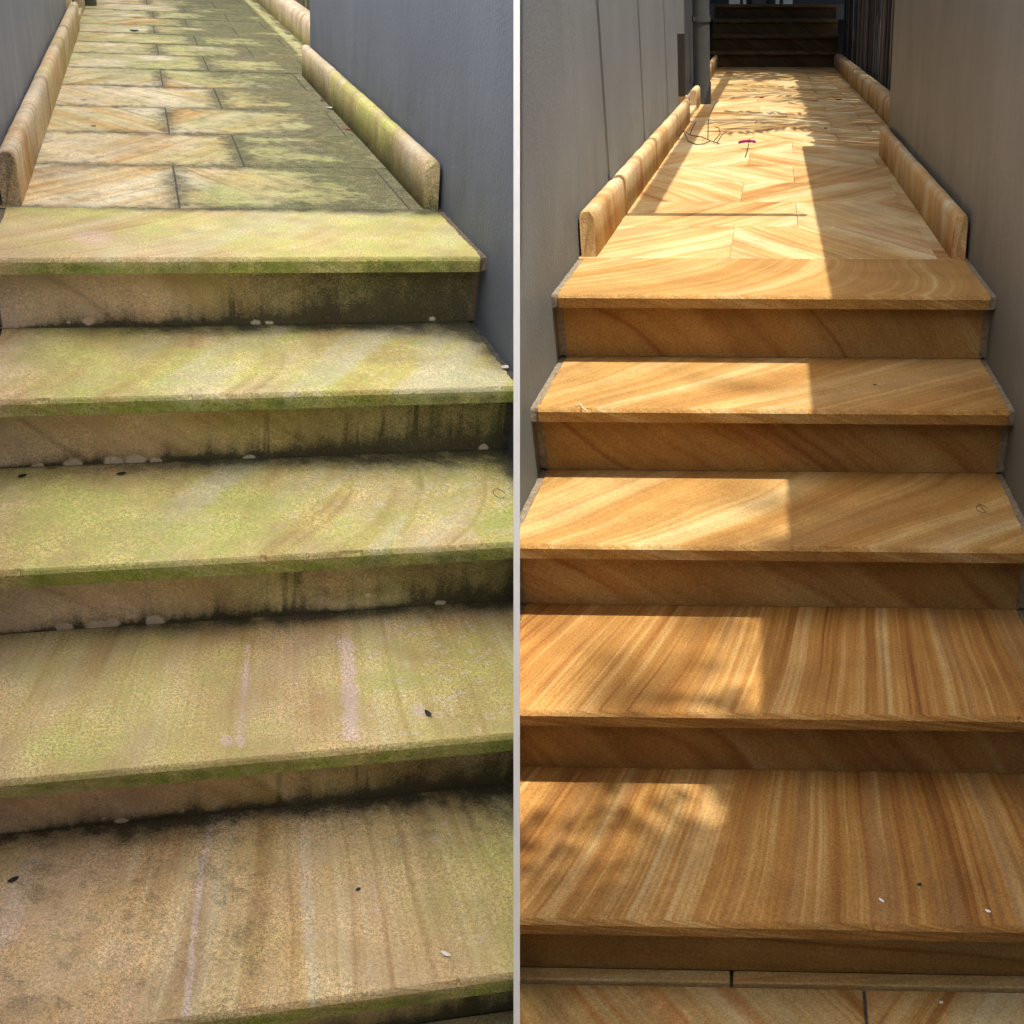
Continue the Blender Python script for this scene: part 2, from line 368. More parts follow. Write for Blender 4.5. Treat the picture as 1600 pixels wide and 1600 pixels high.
def tread_mask(i, V):
    X, Y, Z = V[..., 0], V[..., 1], V[..., 2]+i*H
    yf = -i*D; yb = (-(i-1)*D+O) if i else Y0
    front = ss(-.006, -.012, Z)
    db = yb-Y; df = Y-yf
    n = fbm(X*5, Y*5, i*9+1, 4); nn = fbm(X*24, Y*24, i*9+2, 4); nd = fbm(X*60, Y*60, i+60, 3)
    ws = fbm((X-.6*df)*9, df*2.2, i+40, 3)
    green = [.72, .66, .70, .46, .16][i]*(ss(.28, .66, n*.6+ws*.4))+.18*ss(.55, 1, X)
    if i == 0: green += .30*ss(.70, .95, X)*(1-ss(.1, .35, abs(df-.2)))
    if i in (1, 2, 3): green += .30*spot(X, df, .15 if i < 3 else .2, .13, .26, .2, .8)
    green *= 1-.75*ss(.12, .0, X+.25*(df-.15)+wob(X, Y, .1, 8, i))
    if i == 4: green += .42*spot(X, df, .9, .12, .22, .16, .7)
    pink = .75*ss(.16, .0, X+.35*(df-.2)+wob(X, Y, .12, 8, i+3)) + (.80*ss(.38, .62, fbm(X*6, Y*2, i+77, 3)) if i >= 3 else .1)
    dark = np.zeros(X.shape)
    wd = .030+.055*fbm(X*7, 0*X, i+5, 3)*(1 if i else .3)+.04*ss(.6, 1, X)
    if i >= 3: wd = wd*.62
    dark += (1.15-.2*(1-ss(0, .5, X)))*np.exp(-(db/wd)**2*1.1)*(.30+.8*nn)*(.35+.65*ss(.05, .4, X) if i != 4 else 1)
    if i: dark += .6*np.exp(-((1.0-X)/.035)**2)*ss(.02, .2, df)*(.5+nn)
    dark += .30*ss(.55, .8, nd)*ss(.45, .75, n)*(.35 if i < 3 else .6)
    if i == 4:
        dark += .40*spot(X, df, .12, .17, .20, .24, .9)*ss(.38, .72, nn*.5+nd*.5)+.36*spot(X, df, .95, .33, .35, .12, .9)*ss(.35, .7, nn*.4+nd*.6)
        dark += .25*spot(X, df, .375, .18, .05, .25, .9)*ss(.35, .7, nn*.4+nd*.6)
    if i >= 3: pink += (0, 0, 0, .15, .28)[i]
    dark += .12
    pale = np.zeros(X.shape)
    if i == 0:
        el_ = spot(X, Y, .197, .157, .042, .055, .35); pale = np.maximum(pale, el_*.35); pink = np.maximum(pink, el_*.95); green = green*(1-el_)
        pale = np.maximum(pale, .35*ss(.5, .75, ws)*ss(.1, .3, X))
    if i in (1, 2):
        pale = .55*ss(.50, .72, ws)*ss(.2, .45, X)
    if i == 3:
        a = streak(X, Y, [(.603, -.683), (.596, -.76), (.570, -.943)], .014, 1); b = streak(X, Y, [(.432, -.67), (.424, -.74), (.397, -.942)], .007, 2)*(.4+.6*ss(.35, .6, vn(Y*30, X*5, 3)))
        c = spot(X, Y, .378, -.927, .010, .014); c2 = spot(X, Y, .692, -.893, .012, .018)
        q = np.maximum.reduce([a, b, c*.8, c2*.7]); pale = q*.85; pink = np.maximum(pink, q*.9); green *= 1-q; dark *= 1-.8*q
    if i == 4:
        a = streak(X, Y, [(.345, -.93), (.335, -.99), (.325, -1.02), (.322, -1.06), (.304, -1.176), (.303, -1.2), (.291, -1.29)], .0055, 1)
        b = streak(X, Y, [(.495, -.95), (.480, -1.1), (.463, -1.30)], .009, 2)
        c = spot(X, Y, .105, -.985, .045, .055, .7)*.5; c2 = streak(X, Y, [(.075, -.97), (.06, -1.02), (.035, -1.12)], .02, 5)*.45
        pale = np.maximum.reduce([a*.85, b*.5, c*.3, c2]); pink = np.maximum(pink, np.maximum(a*.9, c*1.2)); green = np.maximum(green*(1-a), b*.3)
        pink = np.maximum(pink, .8*spot(X, df, .36, .30, .035, .07, .6)); pink = np.maximum(pink, .55*spot(X, df, .50, .12, .06, .22, .7))
    rg = rings(X, Y, [25, 130, 120, 120, 18][i], (.52, 1.0) if i != 3 else (.45, 1.0), (yf+.01, yb-.03), 50+i)
    pale = np.maximum(pale, rg*1.0)
    # the front of the nosing is greener
    gv = fbm(X*6, 0*X, i+30, 3)
    green = np.clip(green*1.3+.06, 0, .9)
    green = green*(1-front)+front*np.clip((.25+1.0*gv)*ss(-.02, .12, X)+.25, 0, .92)
    dark = dark*(1-front)+front*(.18+.25*ss(.4, .8, fbm(X*30, Z*9, i+33, 4))+.2*ss(.3, .9, X)); pale *= 1-.8*front; pink *= 1-.5*front
    return np.clip(np.stack([green, dark, pale, pink], -1), 0, 1)
EFF = {0: [(.136, .158, .004), (.174, .158, .010), (.524, .166, .010), (.553, .167, .008), (.915, .162, .007)],
       1: [(.075, .344, .012), (.14, .341, .018), (.215, .340, .019), (.257, .339, .020), (.296, .341, .011), (.477, .344, .014), (.958, .337, .012)],
       2: [(.12, .510, .015), (.175, .512, .018), (.2, .508, .014), (.277, .510, .018), (.236, .493, .008), (.799, .510, .010), (.66, .48, .006)],
       3: [(.206, .682, .010), (.243, .659, .006)], 4: []}
def riser_mask(i, V):
    X, Z = V[..., 0], -V[..., 2]; zb = (i+1)*H-Z; zt = Z-i*H-T
    n = fbm(X*6, Z*6, i+200, 4); nn = fbm(X*40, Z*14, i+210, 4); vs = fbm(X*70, Z*4, i+220, 3)
    green = .75*ss(.15, .75, X+wob(X, Z, .5, 5, i))*(.6+.5*n)
    if i == 3: green *= .55
    pink = .85*(1-ss(.05, .5, X+wob(X, Z, .4, 5, i+7)))
    hgt = .010+.055*fbm(X*22, 0*X, i+230, 3)+.03*ss(.5, .9, X)
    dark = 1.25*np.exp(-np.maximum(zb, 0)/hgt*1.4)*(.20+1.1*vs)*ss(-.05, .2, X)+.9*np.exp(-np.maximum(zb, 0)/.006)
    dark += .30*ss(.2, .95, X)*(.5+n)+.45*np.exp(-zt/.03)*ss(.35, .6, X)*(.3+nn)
    dark += .35*ss(.62, .78, vs)*ss(.3, .6, X)*ss(.4, .7, n)
    dark += .08+.10*ss(.2, .6, X)
    if i == 0: dark += .22*ss(.4, .6, X)
    pale = np.zeros(X.shape)
    for (x, z, r) in EFF[i]:
        q = spot(X+wob(X, Z, .006, 120, i), Z+wob(X, Z, .006, 120, i+1), x, z, r, r*.75, .3); pale = np.maximum(pale, q*.95); dark *= 1-q; green *= 1-q*.8
    if i == 0: q = spot(X, Z, .0, .165, .045, .05, .6); pink = np.maximum(pink, q); pale = np.maximum(pale, .35*q); dark *= 1-.6*q
    if i == 2: q = spot(X, Z, .64, .50, .09, .02, .8)*.6; pale = np.maximum(pale, q*.35); dark *= 1-q
    return np.clip(np.stack([green, dark, pale, pink], -1), 0, 1)

def steps(fl, moss, side, root):
    for i in range(5):
        yf = -i*D; yb = (-(i-1)*D+O+.012) if i else Y0-.0015
        nx, ny = (400, 150) if moss else (240, 70)
        xs = np.linspace(.002, .997, nx)
        ys = np.linspace(yb, yf, ny)
        uc = 0 if moss else .0055
        prof = [(y, 0) for y in ys]+[(yf-.0030, -.0030), (yf-.0065, -.0085), (yf-.0065+uc*.5, -T*.6), (yf-.0065+uc, -T+.001), (yf-.005+uc, -T), (yf+.05, -T), (yb, -T)]
        V, F = loft(prof, xs)
        V[:, :, 2] -= i*H
        # worn arris: little chips and waves along the front edge
        X = V[:, 0, 0]; chip = (fbm(X*30, 0*X, i+(9 if moss else 0), 3)-.5)*.0010+np.where(vn(X*30, 0*X, i+70) > .95, .0020, 0)
        for k_, s_ in ((ny-1, .6), (ny, 1.0), (ny+1, .5)):
            V[:, k_, 1] += chip*s_*1.3; V[:, k_, 2] -= abs(chip)*s_
        endn = (fbm(V[0, :, 1]*60, 0*V[0, :, 1], i+5, 3)-.5)*.008; V[0, :, 0] += endn; V[-1, :, 0] += endn[::-1]
        sl_ = (SLOPE_L if moss else SLOPE_R)[i]; s_ = sl_[0]+(sl_[1]-sl_[0])*V[..., 0]
        dy = V[..., 1]-yf; zz = V[..., 2]+i*H
        b = V[..., 0]-s_*dy*1.0+.25*(0 if i > 2 else 1)*dy*dy*4+zz*(2.5 if i < 3 else 6.0)
        sc = .62 if i < 3 else 1.0
        BD = np.stack([b*sc, dy*1.0+V[..., 0]*.15, np.full(b.shape, 11.3*i+(3 if moss else 0))], -1)
        mk = tread_mask(i, V) if moss else None
        mesh('tread', V.reshape(-1, 3), F, ('tread' if i < 3 else 'treads').replace('tread', 'treadm' if moss else 'tread'), fl, root, bd=BD.reshape(-1, 3), mk=None if mk is None else mk.reshape(-1, 4), clip=side)
        # riser
        yr = -i*D+O; z0 = -(i+1)*H+.0015; z1 = -i*H-T-.001
        nx, nz = (400, 60) if moss else (120, 20)
        yt = yr-.018
        prof = [(yr+(yt-yr)*(z-z0)/(z1-z0), z) for z in np.linspace(z0, z1, nz)]+[(yt+.03, z1), (yr+.03, z0)]
        V, F = loft(prof, np.linspace(-.004, 1.003, nx)); F = [f[::-1] for f in F]
        X, Z = V[..., 0], V[..., 2]+i*H
        if i == 4: b = .16*X+Z*.9
        else: b = .42*X+Z*.55+.25*X*X*.5
        BD = np.stack([b*.8+(0, .05, .1, .13, .3)[i], X*.3-Z, np.full(b.shape, 100+7.7*i)], -1)
        mk = riser_mask(i, V) if moss else None
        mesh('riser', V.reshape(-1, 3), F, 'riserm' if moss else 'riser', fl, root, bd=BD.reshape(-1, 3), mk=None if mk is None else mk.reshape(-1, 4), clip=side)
        # crumbly mortar filling the gaps between the stone and the walls
        for xa, xb, q in ((-.0146, .0035, 0), (.9955, 1.0135, 1)):
            st_ = [(yr-.018*(H-z)/(H-T)-.001, -i*H-z) for z in np.arange(H-.004, T+.006, -.006)]+[(yf+.001, -i*H-z) for z in np.arange(T, .006, -.006)]+[(y, -i*H-.0035) for y in np.arange(yf+.003, min(yb, Y0-.006), .006)]
            n_ = len(st_); st_ = np.array(st_); V = np.empty((n_, 4, 3)); t_ = np.arange(n_)*.35
            for j, fx in enumerate((0, .35, .7, 1)):
                V[:, j, 0] = xa+(xb-xa)*fx; bump_ = (fbm(t_, 0*t_+j*3.1, i*7+q*3, 3)-.42)*.009
                V[:, j, 1] = st_[:, 0]-bump_*.6; V[:, j, 2] = st_[:, 1]+bump_*.6
            idx = np.arange(n_*4).reshape(n_, 4)
            F = np.stack([idx[:-1, :-1], idx[:-1, 1:], idx[1:, 1:], idx[1:, :-1]], -1).reshape(-1, 4).tolist()
            mesh('mortar_joint', V.reshape(-1, 3), F, 'mortar' if (not moss or i < 1) else 'mortard', fl, root, clip=side)

stL = empty('stone_steps', FL, (.5, -1.2, -5*H), 'five sandstone steps stained with green moss and black algae', 'steps')
steps(FL, True, 'L', stL)
stR = empty('stone_steps', FR, (.5, -1.2, -5*H), 'five clean golden banded sandstone steps in partial sun', 'steps')
steps(FR, False, 'R', stR)

# ------------------------------------------------------------------ paved paths
ROWS = [Y0, .90, 1.375, 1.85, 2.325, 2.80, 3.275, 3.70, 4.12, 4.53, 4.94, 5.36, 5.78, 6.2, 6.62, 7.04, 7.46, 7.88, 8.3, 8.72, 9.14, 9.56, 9.98, 10.42]
JN = [[.385], [.575], [.39], [.58], [.395], [.59], [.40], [.59], [.40], [.58], [.41], [.60]]
def pav_mask(V, x0, x1, y0, y1, sd_):
    X, Y = V[..., 0], V[..., 1]
    wx, wy = np.minimum(X-x0, x1-X), np.minimum(Y-y0, y1-Y)
    n = fbm(X*5, Y*5, 300, 4); nn = fbm(X*26, Y*26, 301, 4)*.55+fbm(X*75, Y*60, 303, 3)*.45
    base = (.10, .35, .60, .50)[sd_ % 4]
    green = base*ss(.3, .6, n)+.70*ss(.22, .62, X+.4*(n-.5))+.25*ss(2.2, 3.5, Y)*ss(.45, .6, fbm(X*3, Y*4, 302+sd_, 3))
    edge = np.minimum(wx, wy)
    dark = .85*np.exp(-(edge/(.014+.04*nn+.04*ss(.5, .95, X)))**2)*(.3+.8*nn)*(.6+.4*ss(.15, .7, X))
    lobes = fbm(X*5+5, Y*9, 306, 4)
    pat = ss(.28, .80, lobes*.6+nn*.4)
    dark += .75*ss(.50, .86, X+.25*(n-.5))*pat*(1-.8*ss(.915, .945, X)*(Y < 2.7))
    dark += .55*np.exp(-((X-.885)/.055)**2)*(.3+pat)*(Y < 2.9)
    dark += .70*np.exp(-(wy/.05)**2)*ss(.55, .9, X)*(.2+pat)
    dark += .65*ss(2.4, 4.6, Y)*ss(.25, .8, X+.5*(n-.5))*(.25+.75*pat)
    dark += .16+.26*ss(.45, .75, nn)
    pale = .30*ss(.5, .75, fbm(X*8, Y*8, 305+sd_, 3))*(1-ss(.4, .8, X))
    mossb = ss(.915, .95, X)*(Y < 2.7); green = np.maximum(green, mossb*.85); pale = np.maximum(pale, mossb*.25)
    pink = .12*ss(.5, .7, n)
    return np.clip(np.stack([green, dark, pale, pink], -1), 0, 1)
def pavers(fl, moss, root, nrows, side):
    cnt = 0
    for r in range(nrows):
        y0, y1 = ROWS[r], ROWS[r+1]
        xr = 1.0 if y1 < 3.0 else 1.16
        js = list(JN[r % len(JN)])
        if y1 > 3.0: js.append(js[0]+.42)
        elif r % 2 == 0 or r > 3: js.append(.932)
        xs = [-.03]+js+[xr]
        for x0, x1 in zip(xs[:-1], xs[1:]):
            gp = .0009 if not moss else .0025
            a, b, c, d = x0+gp, x1-gp, y0+gp, y1-gp
            if moss:
                m, n_ = max(4, int((b-a)/.006)), int((d-c)/.008)
                if r > 5: m, n_ = max(4, m//2), n_//3
            else: m, n_ = 2, 2
            xs_ = np.linspace(a, b, m); ys_ = np.linspace(c, d, n_); e = .0025
            prof = [(c, -.035), (c, -e)]+[(y, 0) for y in np.linspace(c+e, d-e, n_)]+[(d, -e), (d, -.035)]
            V, F = loft(prof, xs_, wrap=False, caps=True); F = [f[::-1] for f in F]
            lift = (random.random()-.5)*.0016; V[..., 2] += lift
            V[..., 2] += (V[..., 0]-a)*(random.random()-.5)*.003
            if y0 > 4: V[..., 0] += np.where(V[..., 0] < .0, -.012*(V[..., 1]-4), 0)
            sgn = 1 if (cnt+r) % 2 == 0 else -1
            ang = sgn*math.radians(random.uniform(52, 66))
            if moss and r < 3: ang = sgn*math.radians(58)
            if r == 0: ang = math.radians((52, -60, -10)[min(cnt, 2)])
            BD = bdc(V, ang, 13.1*cnt+.7*r+1); BD[..., 0] *= .62
            mk = pav_mask(V, x0, x1, y0, y1, cnt*7+r*3) if moss else None
            mesh('paver', V.reshape(-1, 3), F, 'paverm' if moss else 'paver', fl, root, bd=BD.reshape(-1, 3), mk=None if mk is None else mk.reshape(-1, 4))
            cnt += 1
pL = empty('path', FL, (.5, Y0, -.04), 'mossy paved sandstone path above the green steps', kind='structure')
pavers(FL, True, pL, 18, 'L')
pR = empty('path', FR, (.5, Y0, -.04), 'clean banded sandstone path above the golden steps', kind='structure')
pavers(FR, False, pR, 23, 'R')
for fl, p_, L_ in ((FL, pL, 8.6), (FR, pR, 10.45)):
    V, F = box(-.06, 1.03, Y0+.001, 2.86, -.12, -.003); mesh('paving_bed', V, F, 'mortard' if fl is FL else 'sand', fl, p_)
    V, F = box(-.2, 1.3, 2.861, L_, -.12, -.0035); mesh('paving_bed', V, F, 'mortard' if fl is FL else 'sand', fl, p_)

# lower landing in front of the bottom riser
def landing(fl, side, moss):
    z = -5*H
    lp = empty('pavement', fl, (.5, -1.6, z-.04), ('mossy' if moss else 'clean')+' sandstone pavement at the foot of the steps', kind='structure')
    yr = -4*D+O; yk = yr-.030
    kd = 'paverm' if moss else 'paver'
    c = 0
    for (x0, x1, y0, y1, dz) in [(-.05, .44, yk+.002, yr-.002, .004), (.445, 1.05, yk+.002, yr-.002, .004)]+[(x0, x1, yk-.45*(q+1), yk-.45*q-.004, 0) for q in range(3) for x0, x1 in ((-.05, .655-.2*(q % 2)), (.66-.2*(q % 2), 1.05))]:
        V, F = box(x0, x1, y0, y1, z-.04, z+dz, .002)
        BD = bdc(V, math.radians((5, 8, 128, 58, 30, -30, 120, 60)[c]), 50+c*9)
        mk = np.tile(np.array([.4, .35, .05, .1]), (len(V), 1)) if moss else None
        mesh('paver', V, F, kd, fl, lp, bd=BD, mk=mk, clip=side); c += 1
    V, F = box(-.2, 1.2, yk-1.5, yr, z-.12, z-.012); mesh('paving_bed', V, F, 'mortard', fl, lp, clip=side)
landing(FR, 'R', False); landing(FL, 'L', True)

# ------------------------------------------------------------------ kerbs
def kerb_stone(fl, root, xin, xout, y0, y1, h, moss, seed, style, skew=0., rfac=1.0):
    """upright stone with a rounded top; xin = side facing the path"""
    th = abs(xout-xin); sg = 1 if xout > xin else -1
    r = min(th*.40, .0155*rfac)
    prof = [(0, -.03), (0, h-r*1.5)]+[(r*(1-math.cos(a)), h-r*1.5+r*1.5*math.sin(a)) for a in np.linspace(.2, PI/2, 6)]+[(th*.7, h-.002), (th-r*.35, h-.008), (th, h-.016), (th, -.03)]
    ny = 60 if moss else 30
    ys = np.linspace(y0, y1, ny)
    V, F = loft(prof, ys)      # swept along "x" slot, then swapped
    W = np.empty_like(V); W[..., 1] = V[..., 0]; W[..., 2] = V[..., 2]; W[..., 0] = xin+sg*V[..., 1]
    W[..., 0] += skew*(W[..., 1]-y0)
    # rounded, rough ends
    de = np.minimum(W[..., 1]-y0, y1-W[..., 1]); e = np.clip(1-de/.010, 0, 1)**2
    cx = (xin+xout)/2; W[..., 0] += (cx-W[..., 0])*e*.12; W[..., 2] -= np.where(W[..., 2] > 0, e*.006, 0)
    rn = (fbm(W[..., 1]*50+W[..., 0]*40, W[..., 2]*60, seed, 3)-.5)
    W[..., 1] += rn*e*.016; W[..., 0] += (fbm(W[..., 1]*14, W[..., 2]*14, seed+3, 3)-.5)*.002; W[..., 2] += (fbm(W[..., 1]*9, W[..., 0]*9, seed+4, 3)-.5)*.004*(W[..., 2] > .02)
    if sg < 0: F = [f[::-1] for f in F]
    ang = math.radians(style)
    b = W[..., 1]*math.cos(ang)+W[..., 2]*math.sin(ang)+.5*(W[..., 0]-xin)*sg
    BD = np.stack([b*.55, W[..., 2]*.8+W[..., 0], np.full(b.shape, seed*3.3)], -1)
    mk = None
    if moss:
        X, Y, Z = W[..., 0], W[..., 1], W[..., 2]; n = fbm(Y*4, Z*5, seed+9, 4); nn = fbm(Y*20, Z*9, seed+10, 4); vs = fbm(Y*13, Z*1.5, seed+11, 3)
        if moss == 1:      # pale, only touched by green
            green = .5*ss(.52, .68, vs)*ss(.5, 1.5, Y)+.15*ss(.5, .7, n); dark = .10+.25*ss(.6, .8, nn)+.5*e*(.4+nn); pale = .25*ss(.45, .7, n); pink = .35*ss(.4, .6, n)
        elif moss == 2:    # green all over with pink and black runs
            green = .95*ss(.30, .50, n)+.3*(Z > h*.8); bare = ss(.46, .56, fbm(Y*3.4, Z*2, seed+20, 3))*ss(.02, .05, Z)
            green = np.clip(green, .55, 1)*(1-.8*bare); pink = .85*bare; dark = .2+.85*ss(.54, .66, vs)*ss(h*.95, h*.5, Z)*(1-bare*.7)+.35*np.exp(-Z/.012); pale = .2*ss(.5, .8, nn)
        else:              # pink grey with a green foot
            green = .85*ss(.055, .01, Z+(n-.5)*.05); pink = .7+0*Z; dark = .12+0*Z; pale = .25*ss(.4, .7, n)
        mk = np.clip(np.stack([green+0*Z, dark+0*Z, pale+0*Z, pink+0*Z], -1), 0, 1).reshape(-1, 4)
    ko = mesh('kerb_stone', W.reshape(-1, 3), F, 'kerbm' if moss else 'kerb', fl, root, bd=BD.reshape(-1, 3), mk=mk, smooth=True)
    for p_ in ko.data.polygons:
        if len(p_.vertices) > 4: p_.use_smooth = False
    return ko
def kerbs(fl, m):
    t = 'mossy' if m else 'clean'
    k1 = empty('stone_kerb', fl, (.01, 2, 0), ('pale weathered sandstone kerb along the streaked blue-grey wall' if m else 'clean sandstone kerb along the grey panelled wall'), 'kerb')
    for q, (a, b) in enumerate(((Y0+.012, 1.012), (1.016, 3.12), (3.124, 4.27))):
        kerb_stone(fl, k1, .034, -.010, a, b, .125, 1 if m else 0, 21+q, (20, 12, 10)[q])
    k2 = empty('stone_kerb', fl, (.98, 1.6, 0), ('green mossy sandstone kerb against the smooth blue-grey wall' if m else 'clean striped sandstone kerb against the taupe wall'), 'kerb')
    for q, (a, b) in enumerate(((Y0+.006, 1.2), (1.203, 1.98), (1.983, 2.76))):
        kerb_stone(fl, k2, .966, 1.006, a, b, .122, 2 if m else 0, 31+q, (10, -35, -8)[q])
    k3 = empty('stone_kerb', fl, (1.17, 6, 0), ('pinkish rounded kerb at the foot of the green paling fence' if m else 'rounded sandstone kerb at the foot of the dark paling fence'), 'kerb')
    a = 2.95
    for q in range(7 if not m else 4):
        kerb_stone(fl, k3, 1.125, 1.215, a, a+1.06, .135, 3 if m else 0, 41+q, 8, rfac=1.9); a += 1.063
    k4 = empty('stone_kerb', fl, (0, 6, 0), ('short mossy kerb stones beside the downpipe of the mossy path' if m else 'short clean kerb stones behind the grey downpipe'), 'kerb')
    kerb_stone(fl, k4, .022, -.022, 5.08, 5.47, .125, 1 if m else 0, 51, 10)
    a = 5.9
    for q in range(5 if not m else 2):
        kerb_stone(fl, k4, -.012-.014*(a-5.9), -.055-.014*(a-5.9), a, a+.88, .125, 1 if m else 0, 52+q, 10, skew=-.014); a += .89
    V, F = box(-.10, -.025, 4.88, 4.93, -.03, .10, .004); BD = bdc(V, .2, 77, (0, 2))
    mesh('stone_block', V, F, 'kerbm' if m else 'kerb', fl, None, bd=BD, mk=np.tile([.1, .25, 0, .1], (len(V), 1)) if m else None,
         label='brown stone block by the far wall of the '+('mossy' if m else 'clean')+' path', cat='stone block')
    V, F = box(-.06, .020, 4.30, 5.07, -.03, .028, .006, 2); BD = bdc(V, .3, 78)
    mesh('drain_stone', V, F, 'kerbm' if m else 'kerb', fl, None, bd=BD, mk=np.tile([.2, .2, .1, .1], (len(V), 1)) if m else None,
         label='low sandstone drain edging between the kerb stones of the '+('mossy' if m else 'clean')+' path', cat='edging stone')
kerbs(FL, True); kerbs(FR, False)

# ------------------------------------------------------------------ walls
def wall(name, fl, root, x0, x1, y0, y1, z0, z1, mat, clip=None, r=.003):
    V, F = box(x0, x1, y0, y1, z0, z1, r); return mesh(name, V, F, mat, fl, root, clip=clip)
# left flight
wl = empty('panelled_wall', FL, (-.05, 1, -.9), 'pale streaked blue-grey wall left of the mossy path', 'wall')
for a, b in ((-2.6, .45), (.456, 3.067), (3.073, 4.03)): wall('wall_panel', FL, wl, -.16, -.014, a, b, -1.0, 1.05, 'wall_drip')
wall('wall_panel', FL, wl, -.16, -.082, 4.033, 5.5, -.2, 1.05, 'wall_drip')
wall('rendered_wall', FL, None, 1.0125, 1.60, -2.2, 2.84, -1.0, 2.0, 'wall_blue', 'L')
o_ = bpy.data.objects['rendered_wall']; tag(o_, 'smooth blue-grey rendered wall beside the green mossy kerb', 'wall')
# right flight
wr = empty('panelled_wall', FR, (-.05, 1, -.9), 'speckled grey panelled wall left of the golden steps', 'wall')
for a, b in ((-2.6, .494), (.508, 3.066), (3.073, 4.03)): wall('wall_panel', FR, wr, -.16, -.0135, a, b, -1.0, 2.1, 'wall_panel', 'R')
wall('wall_panel', FR, wr, -.16, -.082, 4.033, 5.6, -.2, 2.1, 'wall_panel')
o_ = wall('rendered_wall', FR, None, 1.0125, 1.112, -2.6, 2.84, -1.0, 1.31, 'wall_taupe')
tag(o_, 'smooth taupe rendered wall right of the golden steps', 'wall')
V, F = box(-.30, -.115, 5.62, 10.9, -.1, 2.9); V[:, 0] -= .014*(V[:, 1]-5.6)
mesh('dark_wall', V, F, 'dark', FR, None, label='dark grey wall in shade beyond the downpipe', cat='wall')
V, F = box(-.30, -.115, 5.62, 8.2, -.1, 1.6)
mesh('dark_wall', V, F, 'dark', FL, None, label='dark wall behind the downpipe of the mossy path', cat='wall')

# dividing panel, stands in for the white border strip between the halves
pts = [(ZF, None)]
zt = 1.66
def cy(zc, zw): return (CAMZ-zw-math.sin(TH)*zc)/math.cos(TH)      # camera-space y of a point at world height zw
def pc(zc, ycam, s): return c2w(PM*zc+s*PTH/2, ycam, zc)
prof = [(ZF, cy(ZF, zt)), (ZF, cy(ZF, .02)), (ZF+.02, cy(ZF+.02, -.25)), (3.6, cy(3.6, -.25)), (3.6, cy(3.6, zt))]
V = np.array([pc(z, y, -1) for z, y in prof]+[pc(z, y, 1) for z, y in prof]); n = len(prof)
F = [list(range(n)), list(range(n, 2*n))[::-1]]+[[i, i+n, (i+1) % n+n, (i+1) % n] for i in range(n)]
mesh('divider_panel', V, F, 'white', WLD, None, label='thin white upright panel standing between the two flights of steps', cat='panel')

# ------------------------------------------------------------------ downpipes, posts, fences
def downpipe(fl, label):
    root = empty('downpipe', fl, (.045, 5.56, 0), label, 'downpipe')
    def cyl(nm, r0, r1, z0, z1, x=.026, mat='pipe'):
        V, F = tube([(x, 5.58, z0), (x, 5.58, z1)], [r0, r1], 28); mesh(nm, V, F, mat, fl, root, smooth=False)
    cyl('pipe', .055, .055, .0, 2.4)
    cyl('collar', .061, .061, .0, .14); cyl('collar', .061, .061, .51, .548)
    V, F = box(-.02, .0, 5.53, 5.59, .515, .54); mesh('bracket', V, F, 'pipe', fl, root)
downpipe(FR, 'grey round downpipe with collars beside the sunlit path')
downpipe(FL, 'grey round downpipe beside the mossy path')
for fl, lb in ((FR, 'dark timber post standing against the grey panelled wall'), (FL, 'dark timber post against the streaked blue-grey wall')):
    V, F = box(-.078, -.0325, 4.865, 4.90, .10, .456, .002); 
    mesh('timber_post', V, F, 'timber', fl, None, label=lb, cat='post')

def fence(fl, y0, y1, top, mats, label, x=1.235):
    root = empty('paling_fence', fl, (x, (y0+y1)/2, 0), label, 'fence')
    y = y0; q = 0
    while y < y1:
        wd = random.choice((.07, .085, .10)); dx = random.choice((0, .018, .03)); zt = top+random.uniform(-.03, .03)
        if 3.88 < y+wd/2 < 4.07 and fl is FR: zt = 1.58
        bm_ = box(x+dx, x+dx+.016, y, y+wd, -.1+random.uniform(0, .03), zt, .0015)
        mesh('paling', bm_[0], bm_[1], mats[q % len(mats)], fl, root); y += wd+random.choice((.004, .006, .012, .02)); q += 1
    for z in (.25, top-.3):
        V, F = box(x+.055, x+.09, y0, y1, z, z+.07); mesh('rail', V, F, mats[-1], fl, root)
    for y in np.arange(y0+.3, y1, 2.0):
        V, F = box(x+.09, x+.18, y, y+.09, -.1, top-.05); mesh('fence_post', V, F, mats[-1], fl, root)
fence(FR, 2.40, 10.8, 1.92, ('paling', 'paling2', 'paling2', 'paling', 'paling2'), 'weathered dark paling fence along the right of the sunlit path')
fence(FL, 2.86, 8.0, 2.3, ('palingm', 'palingm', 'paling2', 'palingm'), 'greenish paling fence beyond the blue-grey wall')
V, F = box(1.0, 1.235, 2.80, 2.835, -.1, 1.30)
V2, F2 = box(1.27, 1.45, 2.7, 2.86, -1, 1.3)

# ------------------------------------------------------------------ upper steps at the end of the clean path
us = empty('stone_steps', FR, (.5, 11, 0), 'dark shaded steps rising at the far end of the path', 'steps')
HF = .152
for i in range(4):
    yb = 10.46+.33*i
    V, F = box(-.16, 1.19, yb, yb+.03, i*HF+(.001), (i+1)*HF-.036); BD = np.stack([V[:, 0]*.5+V[:, 2]*.8, V[:, 0]*.3, np.full(len(V), 60.+i*5)], -1)
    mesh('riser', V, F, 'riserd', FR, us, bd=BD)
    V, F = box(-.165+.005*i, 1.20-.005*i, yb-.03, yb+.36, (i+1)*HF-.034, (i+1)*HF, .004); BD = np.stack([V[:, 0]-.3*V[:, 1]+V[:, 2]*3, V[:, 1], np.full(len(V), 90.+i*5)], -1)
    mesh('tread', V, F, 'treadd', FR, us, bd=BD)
hs = empty('house', FR, (.5, 14, 0), 'dim house wall with pale posts beyond the far steps', 'house')
